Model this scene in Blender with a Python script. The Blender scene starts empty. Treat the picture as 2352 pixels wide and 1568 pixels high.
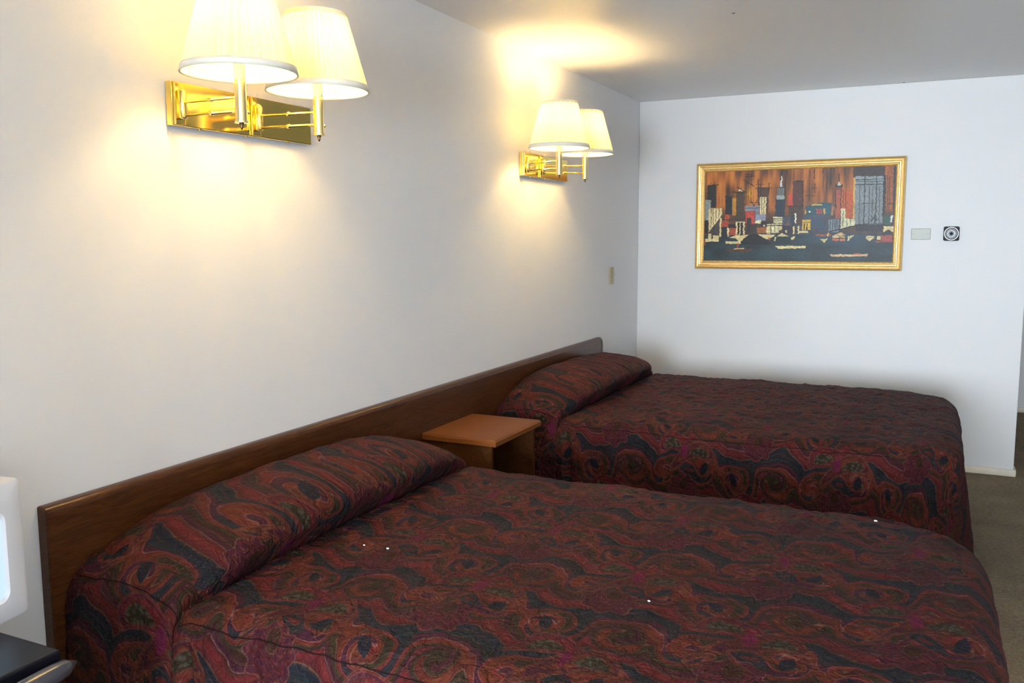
import bpy, bmesh, math, random
import numpy as np
from mathutils import Matrix, Vector

random.seed(7)
SC = bpy.context.scene
COL = SC.collection
PI = math.pi

# ------------------------------------------------------------------ camera
yaw, pitch, roll = map(math.radians, (-25.661, -6.838, -0.223))
FWD = np.array([math.sin(yaw) * math.cos(pitch), math.cos(yaw) * math.cos(pitch), math.sin(pitch)])
RGT = np.array([math.cos(yaw), -math.sin(yaw), 0.0])
UPV = np.cross(RGT, FWD)
cr, sr = math.cos(roll), math.sin(roll)
RX, UX = cr * RGT + sr * UPV, -sr * RGT + cr * UPV
cam = bpy.data.cameras.new('camera')
cam.sensor_width = 36.0
cam.lens = 2008.7 / 2352.0 * 36.0
cam.clip_start = 0.05
camo = bpy.data.objects.new('camera', cam)
COL.objects.link(camo)
m = Matrix.Identity(4)
for i in range(3):
    m[i][0], m[i][1], m[i][2] = RX[i], UX[i], -FWD[i]
m[0][3], m[1][3], m[2][3] = 1.9323, -6.1302, 1.4956
camo.matrix_world = m
SC.camera = camo

# ------------------------------------------------------------------ light
SC.view_settings.view_transform = 'Standard'
SC.view_settings.look = 'None'
SC.view_settings.exposure = 0.0
SC.view_settings.gamma = 1.0
SC.view_settings.use_curve_mapping = False
SC.cycles.use_light_tree = False
SC.cycles.adaptive_threshold = 0.03
SC.cycles.sample_clamp_indirect = 60.0
SC.cycles.caustics_reflective = False
SC.cycles.caustics_refractive = False

world = bpy.data.worlds.new('sky')
SC.world = world
world.use_nodes = True
bg = world.node_tree.nodes['Background']
bg.inputs[0].default_value = (0.55, 0.75, 1.0, 1)
bg.inputs[1].default_value = 0.6

WIN = (0.40, 2.50, 0.65, 2.15)      # unseen front-wall window, invented to let daylight in: x0 x1 z0 z1
WIN_Y = -10.5
al = bpy.data.lights.new('added_window_daylight', 'AREA')  # area lamp for the daylight through the invented window
al.shape = 'RECTANGLE'
al.size, al.size_y = WIN[1] - WIN[0], WIN[3] - WIN[2]
al.energy = 725.0
al.color = (0.74, 0.87, 1.0)
alo = bpy.data.objects.new('added_window_daylight', al)
COL.objects.link(alo)
alo.location = ((WIN[0] + WIN[1]) / 2, WIN_Y - 0.02, (WIN[2] + WIN[3]) / 2)
alo.rotation_euler = (PI / 2, 0, 0)          # facing +y, into the room

BULB = 265.0                                  # bulb radiance
BULB_COL = (1.0, 0.76, 0.38)


# ------------------------------------------------------------------ node helper
def srgb(r, g, b):
    def f(c):
        c /= 255.0
        return c / 12.92 if c <= 0.04045 else ((c + 0.055) / 1.055) ** 2.4
    return (f(r), f(g), f(b), 1.0)


class NT:
    def __init__(s, name):
        s.mat = bpy.data.materials.new(name)
        s.mat.use_nodes = True
        s.t = s.mat.node_tree
        s.bsdf = s.t.nodes['Principled BSDF']
        s.out = s.t.nodes['Material Output']

    def n(s, typ, **kw):
        nd = s.t.nodes.new(typ)
        for k, v in kw.items():
            setattr(nd, k, v)
        return nd

    def put(s, sock, v):
        if isinstance(v, X):
            v = v.s
        if isinstance(v, bpy.types.NodeSocket):
            s.t.links.new(v, sock)
        else:
            sock.default_value = v

    def math(s, op, *a):
        nd = s.n('ShaderNodeMath', operation=op)
        for i, v in enumerate(a):
            s.put(nd.inputs[i], v)
        return X(s, nd.outputs[0])

    def mix(s, fac, a, b):
        nd = s.n('ShaderNodeMix', data_type='RGBA')
        s.put(nd.inputs[0], fac)
        s.put(nd.inputs[6], a)
        s.put(nd.inputs[7], b)
        return nd.outputs[2]

    def noise(s, vec, scale, detail=3.0, rough=0.5, dist=0.0):
        nd = s.n('ShaderNodeTexNoise')
        if vec is not None:
            s.put(nd.inputs['Vector'], vec)
        nd.inputs['Scale'].default_value = scale
        nd.inputs['Detail'].default_value = detail
        nd.inputs['Roughness'].default_value = rough
        nd.inputs['Distortion'].default_value = dist
        return X(s, nd.outputs['Fac']), nd.outputs['Color']

    def ramp(s, fac, stops):
        nd = s.n('ShaderNodeValToRGB')
        el = nd.color_ramp.elements
        while len(el) < len(stops):
            el.new(0.5)
        for e, (p, c) in zip(el, stops):
            e.position = p
            e.color = c
        s.put(nd.inputs[0], fac)
        return nd.outputs[0]

    def mapping(s, vec, scale=(1, 1, 1), loc=(0, 0, 0)):
        nd = s.n('ShaderNodeMapping')
        s.put(nd.inputs['Vector'], vec)
        nd.inputs['Scale'].default_value = scale
        nd.inputs['Location'].default_value = loc
        return nd.outputs[0]

    def bump(s, h, strength=0.3, dist=0.01, normal=None):
        nd = s.n('ShaderNodeBump')
        s.put(nd.inputs['Height'], h)
        nd.inputs['Strength'].default_value = strength
        nd.inputs['Distance'].default_value = dist
        if normal is not None:
            s.put(nd.inputs['Normal'], normal)
        return nd.outputs[0]

    def obj(s):
        return s.n('ShaderNodeTexCoord').outputs['Object']

    def set(s, **kw):
        for k, v in kw.items():
            s.put(s.bsdf.inputs[k.replace('_', ' ')], v)
        return s


class X:                                # scalar expression on math nodes
    def __init__(s, nt, sock):
        s.nt, s.s = nt, sock

    def __add__(s, o): return s.nt.math('ADD', s, o)
    def __radd__(s, o): return s.nt.math('ADD', o, s)
    def __sub__(s, o): return s.nt.math('SUBTRACT', s, o)
    def __rsub__(s, o): return s.nt.math('SUBTRACT', o, s)
    def __mul__(s, o): return s.nt.math('MULTIPLY', s, o)
    def __rmul__(s, o): return s.nt.math('MULTIPLY', o, s)
    def __truediv__(s, o): return s.nt.math('DIVIDE', s, o)
    def abs(s): return s.nt.math('ABSOLUTE', s)
    def fract(s): return s.nt.math('FRACT', s)
    def floor(s): return s.nt.math('FLOOR', s)
    def sin(s): return s.nt.math('SINE', s)
    def cos(s): return s.nt.math('COSINE', s)
    def exp2(s): return s.nt.math('EXPONENT', s)
    def sqrt(s): return s.nt.math('SQRT', s)
    def min(s, o): return s.nt.math('MINIMUM', s, o)
    def max(s, o): return s.nt.math('MAXIMUM', s, o)

    def step(s, e0, e1):                # smooth 0..1 between e0 and e1 (e0 may exceed e1)
        nd = s.nt.n('ShaderNodeMapRange', interpolation_type='SMOOTHSTEP')
        if e0 > e1:
            nd.inputs[1].default_value, nd.inputs[2].default_value = e1, e0
            nd.inputs[3].default_value, nd.inputs[4].default_value = 1.0, 0.0
        else:
            nd.inputs[1].default_value, nd.inputs[2].default_value = e0, e1
        s.nt.put(nd.inputs[0], s)
        return X(s.nt, nd.outputs[0])


# ------------------------------------------------------------------ materials
def simple(name, col, rough=0.5, metal=0.0, spec=0.5, noise_amt=0.0, nscale=40.0, bump=0.0, bscale=200.0):
    t = NT(name)
    t.set(Roughness=rough, Metallic=metal)
    t.put(t.bsdf.inputs['Specular IOR Level'], spec)
    if noise_amt:
        f, _ = t.noise(t.obj(), nscale, 4)
        c2 = tuple(max(0.0, c * (1 - noise_amt)) for c in col[:3]) + (1,)
        t.set(Base_Color=t.mix(f, c2, col))
    else:
        t.set(Base_Color=col)
    if bump:
        f, _ = t.noise(t.obj(), bscale, 2)
        t.set(Normal=t.bump(f, bump, 0.002))
    return t.mat


def paint_mat(name, col, rough, spec):
    t = NT(name)
    o = t.obj()
    t.set(Base_Color=col, Roughness=rough)
    t.put(t.bsdf.inputs['Specular IOR Level'], spec)
    b1, _ = t.noise(o, 22.0, 3, 0.55)
    t.set(Normal=t.bump(b1, 0.12, 0.006))
    return t.mat


M = {}
M['wall'] = paint_mat('wall_paint', (0.81, 0.79, 0.785, 1), 0.55, 0.35)
M['wall_back'] = paint_mat('wall_paint_eggshell', (0.745, 0.73, 0.72, 1), 0.45, 0.4)
M['ceiling'] = paint_mat('ceiling_paint', (0.80, 0.775, 0.76, 1), 0.36, 0.5)
M['wall_fill'] = paint_mat('pale_fill_paint', (0.72, 0.70, 0.68, 1), 0.5, 0.3)  # unseen right wall, kept pale to bounce fill light into the room
M['trim'] = simple('trim_paint', srgb(238, 226, 205), 0.4, noise_amt=0.12, nscale=30)


def carpet_mat():
    t = NT('carpet')
    o = t.obj()
    a, _ = t.noise(t.mapping(o, (1, 2.0, 1)), 46, 4, 0.75)
    b, _ = t.noise(o, 190, 3, 0.6)
    c, _ = t.noise(o, 3.0, 3)
    f = a * 0.5 + b * 0.4 + c * 0.25
    t.set(Base_Color=t.ramp(f, [(0.44, (0.12, 0.082, 0.038, 1)), (0.58, (0.36, 0.262, 0.144, 1)), (0.72, (0.60, 0.465, 0.28, 1))]),
          Roughness=0.95)
    t.put(t.bsdf.inputs['Specular IOR Level'], 0.1)
    t.put(t.bsdf.inputs['Sheen Weight'], 0.25)
    t.set(Normal=t.bump(a + b * 0.6, 1.0, 0.025))
    return t.mat


M['carpet'] = carpet_mat()


def wood_mat(name, dark, light, rough, axis='y', fig=1.0, spec=0.5):
    t = NT(name)
    o = t.obj()
    sc = {'y': (9.0, 0.55, 9.0), 'x': (0.8, 9.0, 9.0)}[axis]
    v = t.mapping(o, sc)
    a, _ = t.noise(v, 4.0, 5, 0.6, 1.2)
    b, _ = t.noise(t.mapping(o, tuple(k * 9 for k in sc)), 4.0, 3, 0.6)
    rings = ((a * 46.0).sin() * 0.5 + 0.5)
    f = a * 0.55 + rings * 0.22 * fig + b * 0.35 - 0.12
    t.set(Base_Color=t.ramp(f, [(0.25, dark), (0.75, light)]), Roughness=rough)
    t.put(t.bsdf.inputs['Specular IOR Level'], spec)
    t.set(Normal=t.bump(b, 0.06, 0.001))
    return t.mat


M['walnut'] = wood_mat('walnut_laminate', (0.040, 0.0125, 0.0035, 1), (0.112, 0.039, 0.0115, 1), 0.28, spec=0.3)
M['oak'] = wood_mat('nightstand_laminate', (0.150, 0.044, 0.008, 1), (0.25, 0.082, 0.017, 1), 0.45, 'x', 0.5, spec=0.2)
M['brass'] = NT('polished_brass').set(Base_Color=(0.93, 0.70, 0.20, 1), Metallic=1.0, Roughness=0.13).mat
M['brass_satin'] = NT('satin_brass').set(Base_Color=(0.90, 0.74, 0.34, 1), Metallic=1.0, Roughness=0.22).mat
M['dark_brass'] = NT('dark_brass').set(Base_Color=(0.20, 0.12, 0.05, 1), Metallic=1.0, Roughness=0.35).mat
M['sleeve'] = NT('candle_sleeve').set(Base_Color=(0.85, 0.80, 0.62, 1), Roughness=0.5).mat


def shade_mat():
    t = NT('pleated_shade_fabric')
    o = t.obj()
    f, _ = t.noise(t.mapping(o, (60, 60, 3)), 3.0, 2)
    col = t.mix(f, (0.84, 0.72, 0.40, 1), (0.94, 0.86, 0.58, 1))
    df = t.n('ShaderNodeBsdfDiffuse')
    tr = t.n('ShaderNodeBsdfTranslucent')
    t.put(df.inputs['Color'], col)
    t.put(tr.inputs['Color'], col)
    mx = t.n('ShaderNodeMixShader')
    mx.inputs[0].default_value = 0.115
    t.t.links.new(df.outputs[0], mx.inputs[1])
    t.t.links.new(tr.outputs[0], mx.inputs[2])
    t.t.links.new(mx.outputs[0], t.out.inputs['Surface'])
    return t.mat


M['shade'] = shade_mat()
M['shade_trim'] = simple('shade_trim_tape', (0.80, 0.77, 0.68, 1), 0.7, noise_amt=0.06)


def emit_mat(name, col, strength, base=None):
    t = NT(name)
    t.put(t.bsdf.inputs['Emission Color'], tuple(col) + (1,))
    t.put(t.bsdf.inputs['Emission Strength'], strength)
    t.set(Base_Color=tuple(base or col) + (1,), Roughness=0.4)
    return t.mat


M['bulb'] = emit_mat('bulb_glow', BULB_COL, BULB)
M['screen'] = emit_mat('lit_screen', (0.62, 0.81, 1.0), 1.05, (0.01, 0.01, 0.012))
M['white_plastic'] = simple('white_plastic', (0.74, 0.73, 0.75, 1), 0.35, noise_amt=0.03)
M['black_gloss'] = simple('black_gloss', (0.007, 0.007, 0.011, 1), 0.28, 0.0, 0.2)
M['black_trim'] = simple('black_trim', (0.055, 0.055, 0.065, 1), 0.24)
M['almond'] = simple('almond_plastic', srgb(156, 154, 134), 0.35, noise_amt=0.03)
M['ivory'] = simple('ivory_plastic', srgb(190, 170, 110), 0.32, noise_amt=0.05)
M['screw'] = NT('screw_metal').set(Base_Color=(0.35, 0.33, 0.27, 1), Metallic=0.9, Roughness=0.4).mat
M['thermo_body'] = simple('thermostat_casing', (0.030, 0.033, 0.031, 1), 0.55, 0.0, 0.2, noise_amt=0.3, nscale=60)
M['chrome'] = NT('brushed_ring').set(Base_Color=(0.78, 0.77, 0.74, 1), Metallic=0.7, Roughness=0.3).mat


def dial_mat():
    t = NT('thermostat_dial')
    o = t.obj()
    sx = t.n('ShaderNodeSeparateXYZ')
    t.put(sx.inputs[0], o)
    x, z = X(t, sx.outputs[0]), X(t, sx.outputs[2])
    r = (x * x + z * z).sqrt()
    ang = t.math('ARCTAN2', x, z)
    ticks = ((ang * 20.0).sin()).step(0.6, 0.9) * r.step(0.022, 0.024) * r.step(0.031, 0.029)
    n, _ = t.noise(o, 150, 2)
    base = t.mix(n, (0.20, 0.20, 0.21, 1), (0.40, 0.40, 0.42, 1))
    t.set(Base_Color=t.mix(ticks, base, (0.85, 0.85, 0.85, 1)), Roughness=0.25)
    t.put(t.bsdf.inputs['Specular IOR Level'], 0.4)
    return t.mat


M['dial'] = dial_mat()


def gilt_mat():
    t = NT('gilt_moulding')
    o = t.obj()
    f, _ = t.noise(o, 55, 4, 0.7)
    g, _ = t.noise(o, 260, 3, 0.7)
    t.set(Base_Color=t.mix(f, (0.72, 0.42, 0.14, 1), (0.96, 0.74, 0.34, 1)), Metallic=0.75)
    t.put(t.bsdf.inputs['Roughness'], (g * 0.25 + 0.22).s)
    t.set(Normal=t.bump(g, 0.25, 0.002))
    return t.mat


M['gilt'] = gilt_mat()


def design(t, U0, V0, NZ, DOT, A):
    """t: ops provider (mix, atan2, ramp); U0,V0: metres; NZ(scale,k): noise scalar in 0..1; DOT(scale): voronoi distance. returns colour"""
    U = U0 + (NZ(5.0, 0) - 0.5) * 0.045 + (NZ(24.0, 1) - 0.5) * 0.006
    V = V0 + (NZ(5.0, 2) - 0.5) * 0.045 + (NZ(24.0, 2) - 0.5) * 0.006
    PX, PY = 0.32, 0.475
    u = U * (1 / PX) + 0.46
    par = (u.floor() * 0.5).fract() * 2.0
    v = V * (1 / PY) + par * 0.5 + 0.17
    x = (u.fract() - 0.5) * PX
    y = (v.fract() - 0.5) * PY

    def polar(cx, cy, mir=1.0, rot=0.0):
        dx = (x - cx) * mir
        dy = y - cy
        if rot:
            c_, s_ = math.cos(rot), math.sin(rot)
            dx, dy = dx * c_ + dy * s_, dy * c_ - dx * s_
        return dx, dy, (dx * dx + dy * dy).sqrt()

    # scroll ground: wavy bands wound up by vortices
    gx, gy = x * 0.0, y * 0.0
    for cx, cy, k, rad in ((-0.088, 0.150, 7.5, 0.060), (0.092, -0.035, -8.0, 0.058), (-0.092, -0.075, -6.5, 0.050), (0.080, 0.165, 6.5, 0.052), (0.0, -0.03, 5.0, 0.04)):
        dx, dy, r = polar(cx, cy)
        a = (r * r * (-1.0 / (rad * rad))).exp2() * k
        ca, sa = a.cos(), a.sin()
        gx = gx + dx * ca - dy * sa - dx
        gy = gy + dx * sa + dy * ca - dy
    # let the winding die out towards the cell edge so neighbours join
    we = (PX / 2 - x.abs()).step(0.0, 0.045) * (PY / 2 - y.abs()).step(0.0, 0.045)
    gx, gy = gx * we, gy * we
    ph = v * 2.0 + gy * (2 / PY) + ((u + gx * (1 / PX)) * (2 * PI)).sin() * 0.16 + (NZ(9.0, 4) - 0.5) * 0.25
    c = t.ramp(ph.fract(), [(0.00, A['teal']), (0.13, A['navy']), (0.17, A['teal']), (0.18, A['tan']), (0.195, A['wine']), (0.30, A['red']), (0.37, A['wine']),
                            (0.375, A['pale']), (0.39, A['plum']), (0.50, A['brown']), (0.53, A['olive']), (0.62, A['olive']), (0.63, A['tan']), (0.645, A['wine']),
                            (0.74, A['brick']), (0.83, A['red']), (0.85, A['pale']), (0.865, A['plum']), (0.94, A['plum']), (0.955, A['teal'])])
    # fine echo lines following the scrolls
    c = t.mix((ph * 69.0).sin().step(0.55, 0.95) * NZ(9.0, 1).step(0.40, 0.60) * 0.28, c, A['tan'])
    c = t.mix((ph * 31.0 + 1.0).sin().step(0.75, 0.98) * 0.30, c, A['brown'])
    d1 = DOT(62.0)
    n2 = NZ(40.0, 5)

    # kidney-shaped paisleys: red arch over a dotted olive heart
    for cx, cy, mir, rot, body in ((-0.070, 0.066, 1.0, 0.45, 'red'), (0.078, 0.040, -1.0, 0.10, 'brick')):
        dx, dy, r = polar(cx, cy, mir, rot)
        bend = dx * dx * 7.5
        yy = dy + bend
        taper = dx * 0.20 + 0.042
        q = taper - (dx * dx * 0.22 + yy * yy).sqrt()              # elongated bent drop
        mq = q.step(-0.0008, 0.0010)
        c = t.mix(mq, c, t.mix(n2.step(0.3, 0.7), A[body], A['wine']))
        c = t.mix(mq * d1.step(0.26, 0.12) * 0.22, c, A['pale'])
        c = t.mix((q - 0.0015).abs().step(0.0018, 0.0006) * 0.55, c, A['tan'])
        c = t.mix((q - 0.0070).abs().step(0.0014, 0.0005) * 0.35, c, A['pale'])
        c = t.mix((q - 0.0125).abs().step(0.0030, 0.0022) * 0.8, c, A['plum'])
        h = 0.026 - ((dx - 0.008) * (dx - 0.008) * 0.40 + (yy + 0.010) * (yy + 0.010) * 1.4).sqrt()
        mh = h.step(-0.0006, 0.0010)
        c = t.mix(mh, c, A['olive'])
        c = t.mix(mh * d1.step(0.42, 0.26) * 0.75, c, A['fleck'])
        c = t.mix((h - 0.001).abs().step(0.0016, 0.0005) * 0.5, c, A['tan'])

    # scalloped flower
    dx, dy, r = polar(0.0, -0.135)
    th = t.atan2(dy, dx)
    sc = (th * 9.0 + (NZ(14.0, 6) - 0.5) * 5.0).sin()
    fl = 0.066 + (dy * -0.22) - r - sc * 0.006
    mf = fl.step(-0.0008, 0.0010)
    c = t.mix(mf, c, t.mix(n2.step(0.3, 0.7), A['plum'], A['wine']))
    c = t.mix(mf * ((r * 260.0) + sc * 1.8).sin().step(0.2, 0.95) * 0.40, c, A['red'])
    c = t.mix(mf * d1.step(0.22, 0.10) * 0.25, c, A['pale'])
    c = t.mix((fl - 0.0016).abs().step(0.0020, 0.0006) * 0.5, c, A['pale'])
    co = 0.024 - (dx * dx * 1.5 + (dy - 0.016) * (dy - 0.016) * 0.7).sqrt()
    c = t.mix(co.step(-0.0006, 0.001), c, A['brown'])
    c = t.mix((co - 0.001).abs().step(0.0016, 0.0005) * 0.5, c, A['tan'])

    # pale S lines and the magenta lens
    for cx, cy, mir, rot in ((-0.110, 0.150, 1.0, 0.5), (0.105, -0.050, -1.0, 0.3)):
        dx, dy, r = polar(cx, cy, mir, rot)
        s = (dx - (dy * 62.0).sin() * 0.012).abs()
        c = t.mix(s.step(0.0026, 0.0010) * r.step(0.046, 0.040) * 0.65, c, A['pale'])
        le = 0.012 - (dx - 0.016).abs() * 0.8 - dy * dy * 11.0
        c = t.mix(le.step(-0.0006, 0.001), c, A['navy'])
    dx, dy, r = polar(0.006, 0.030)
    le = 0.015 - dx.abs() - dy * dy * 10.0
    c = t.mix(le.step(-0.0006, 0.001), c, A['mag'])
    c = t.mix((le - 0.005).abs().step(0.002, 0.0008) * 0.6, c, A['red'])

    # wear and weave
    c = t.mix(DOT(130.0).step(0.26, 0.10) * NZ(11.0, 7).step(0.45, 0.6) * 0.30, c, A['pale'])
    c = t.mix(n2.step(0.45, 0.80) * 0.25, c, A['brown'])
    c = t.mix(NZ(170.0, 0).step(0.42, 0.68) * 0.35, c, A['brown'])
    return c


CLOTH = dict(teal=(0.0120, 0.0175, 0.0195, 1), navy=(0.0085, 0.0105, 0.0165, 1), olive=(0.0245, 0.0173, 0.0094, 1),
             red=(0.1080, 0.0125, 0.0130, 1), brick=(0.0960, 0.0205, 0.0085, 1), plum=(0.0400, 0.0085, 0.0170, 1),
             wine=(0.0500, 0.0088, 0.0100, 1), mag=(0.0950, 0.0080, 0.0320, 1), pale=(0.1440, 0.0612, 0.0446, 1),
             tan=(0.1100, 0.0460, 0.0240, 1), brown=(0.0290, 0.0105, 0.0068, 1), fleck=(0.0612, 0.0504, 0.0360, 1))


class Ops:                              # colour operations for design()
    def __init__(s, t): s.t = t
    def mix(s, f, a, b): return s.t.mix(f, a, b)
    def atan2(s, a, b): return s.t.math('ARCTAN2', a, b)
    def ramp(s, f, st): return s.t.ramp(f, st)


def paisley_mat():
    t = NT('quilted_paisley')
    uvn = t.n('ShaderNodeUVMap')
    uvn.uv_map = 'cloth'
    uv = uvn.outputs[0]
    p = t.n('ShaderNodeSeparateXYZ')
    t.put(p.inputs[0], uv)
    cache, vcache = {}, {}

    def NZ(scale, k):
        if scale not in cache:
            _, col = t.noise(uv, scale, 2.0)
            sp = t.n('ShaderNodeSeparateColor')
            t.put(sp.inputs[0], col)
            cache[scale] = sp
        return X(t, cache[scale].outputs[k % 3])

    def DOT(scale):
        if scale not in vcache:
            vor = t.n('ShaderNodeTexVoronoi', voronoi_dimensions='2D')
            t.put(vor.inputs['Vector'], uv)
            vor.inputs['Scale'].default_value = scale
            vcache[scale] = X(t, vor.outputs['Distance'])
        return vcache[scale]

    c = design(Ops(t), X(t, p.outputs[0]), X(t, p.outputs[1]), NZ, DOT, CLOTH)
    t.set(Base_Color=c, Roughness=0.60)
    t.put(t.bsdf.inputs['Specular IOR Level'], 0.07)
    t.put(t.bsdf.inputs['Sheen Weight'], 0.012)
    t.put(t.bsdf.inputs['Sheen Roughness'], 0.35)
    t.put(t.bsdf.inputs['Sheen Tint'], (0.8, 0.75, 0.9, 1))
    pk, _ = t.noise(uv, 34.0, 3, 0.6, 0.8)
    t.set(Normal=t.bump(pk, 0.95, 0.020))
    return t.mat


M['paisley'] = paisley_mat()
M['paisley_seam'] = simple('seam_thread', (0.012, 0.005, 0.005, 1), 0.8, 0.0, 0.05)


# ------------------------------------------------------------------ mesh helpers
def link(name, me, mat=None, parent=None, smooth=False):
    o = bpy.data.objects.new(name, me)
    COL.objects.link(o)
    if mat is not None:
        me.materials.append(mat)
    if parent is not None:
        o.parent = parent
    if smooth:
        me.polygons.foreach_set('use_smooth', [True] * len(me.polygons))
    return o


def from_bm(name, bm, mat, parent=None, smooth=False):
    bmesh.ops.recalc_face_normals(bm, faces=bm.faces)
    me = bpy.data.meshes.new(name)
    bm.to_mesh(me)
    bm.free()
    return link(name, me, mat, parent, smooth)


def box_bm(x0, x1, y0, y1, z0, z1, bev=0.0, seg=2, bm=None):
    nb = bmesh.new()
    bmesh.ops.create_cube(nb, size=1.0)
    for v_ in nb.verts:
        v_.co = Vector((x0 + (v_.co.x + .5) * (x1 - x0), y0 + (v_.co.y + .5) * (y1 - y0), z0 + (v_.co.z + .5) * (z1 - z0)))
    if bev:
        bmesh.ops.bevel(nb, geom=list(nb.edges), offset=bev, segments=seg, affect='EDGES', profile=0.5)
    if bm is None:
        return nb
    me = bpy.data.meshes.new('tmp')
    nb.to_mesh(me)
    nb.free()
    bm.from_mesh(me)
    bpy.data.meshes.remove(me)
    return bm


def lathe_bm(prof, seg=32, origin=(0, 0, 0), axis='z', bm=None, wob=None):
    """prof: list of (r, h); revolve about axis through origin"""
    bm = bm or bmesh.new()
    rings = []
    for r, h in prof:
        ring = []
        for k in range(seg):
            a = 2 * PI * k / seg
            rr = r * (1 + (wob(a, h) if wob else 0))
            p = (rr * math.cos(a), rr * math.sin(a), h)
            if axis == 'x':
                p = (p[2], p[0], p[1])
            elif axis == 'y':
                p = (p[0], p[2], p[1])
            ring.append(bm.verts.new((origin[0] + p[0], origin[1] + p[1], origin[2] + p[2])))
        rings.append(ring)
    for a, b in zip(rings, rings[1:]):
        for k in range(seg):
            bm.faces.new((a[k], a[(k + 1) % seg], b[(k + 1) % seg], b[k]))
    if prof[0][0] > 1e-6 and not wob:
        bm.faces.new(rings[0][::-1])
    if prof[-1][0] > 1e-6 and not wob:
        bm.faces.new(rings[-1])
    return bm


def tag(o, label, cat, group=None):
    o['label'] = label
    o['category'] = cat
    if group:
        o['group'] = group
    return o


def struct(o):
    o['kind'] = 'structure'
    return o


def empty(name, loc):
    o = bpy.data.objects.new(name, None)
    o.empty_display_size = 0.1
    COL.objects.link(o)
    o.location = loc
    return o


# ------------------------------------------------------------------ room shell
XR, YF, YFAR, H = 3.9, WIN_Y, 2.30, 2.44
struct(from_bm('floor', box_bm(-0.1, XR + 0.1, YF - 0.1, YFAR + 0.1, -0.08, 0), M['carpet']))
struct(from_bm('ceiling', box_bm(-0.1, XR + 0.1, YF - 0.1, YFAR + 0.1, H, H + 0.08), M['ceiling']))
struct(from_bm('wall_left', box_bm(-0.1, 0, YF - 0.1, YFAR + 0.1, 0, H), M['wall']))
struct(from_bm('wall_right', box_bm(XR, XR + 0.1, YF - 0.1, YFAR + 0.1, 0, H), M['wall_fill']))
struct(from_bm('wall_back', box_bm(0, 2.444, 0, 0.12, 0, H, 0.004, 2), M['wall_back']))
struct(from_bm('daylight_blocker', box_bm(0, 0.70, -6.80, -6.25, 0, H, 0.004, 2), M['wall']))  # unseen block added to keep grazing daylight off the left wall
struct(from_bm('wall_far', box_bm(0, XR, YFAR, YFAR + 0.1, 0, H), M['wall']))
bm = box_bm(0, WIN[0], YF - 0.1, YF, 0, H)
box_bm(WIN[1], XR, YF - 0.1, YF, 0, H, bm=bm)
box_bm(WIN[0], WIN[1], YF - 0.1, YF, 0, WIN[2], bm=bm)
box_bm(WIN[0], WIN[1], YF - 0.1, YF, WIN[3], H, bm=bm)
struct(from_bm('wall_front', bm, M['wall']))
# casing round the invented window, unseen behind the camera
bm = box_bm(WIN[0] - 0.05, WIN[0], YF, YF + 0.02, WIN[2] - 0.05, WIN[3] + 0.05)
box_bm(WIN[1], WIN[1] + 0.05, YF, YF + 0.02, WIN[2] - 0.05, WIN[3] + 0.05, bm=bm)
box_bm(WIN[0], WIN[1], YF, YF + 0.02, WIN[3], WIN[3] + 0.05, bm=bm)
box_bm(WIN[0], WIN[1], YF, YF + 0.02, WIN[2] - 0.05, WIN[2], bm=bm)
struct(from_bm('added_window', bm, M['trim']))


def baseboard(name, x0, x1, y0, y1):
    bm = box_bm(x0, x1, y0, y1, 0.0, 0.045, 0.006, 3)
    return struct(from_bm(name, bm, M['trim'], None, True))


baseboard('baseboard_back', 0.0, 2.452, -0.014, 0.0)
baseboard('baseboard_end', 2.444, 2.458, -0.014, 0.12)
baseboard('baseboard_far', 0.0, XR, YFAR - 0.014, YFAR)
baseboard('baseboard_left', 0.0, 0.012, YF, -0.014)


def passage_fill():  # invented lamp, out of view, added to brighten the passage
    r = empty('passage_fill_light', (3.05, 1.15, H))
    tag(r, 'added unseen lamp brightening the passage beyond the back wall', 'ceiling light')
    from_bm('base', lathe_bm([(0.0, -0.001), (0.13, -0.001), (0.13, -0.02), (0.0, -0.02)], 32), M['trim'], r)
    from_bm('fill_globe', lathe_bm([(0.115, -0.021), (0.12, -0.04), (0.10, -0.075), (0.06, -0.095), (0.0, -0.10)], 16), emit_mat('passage_fill_glow', (1.0, 0.90, 0.74), 9.0), r, True)


passage_fill()


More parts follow.
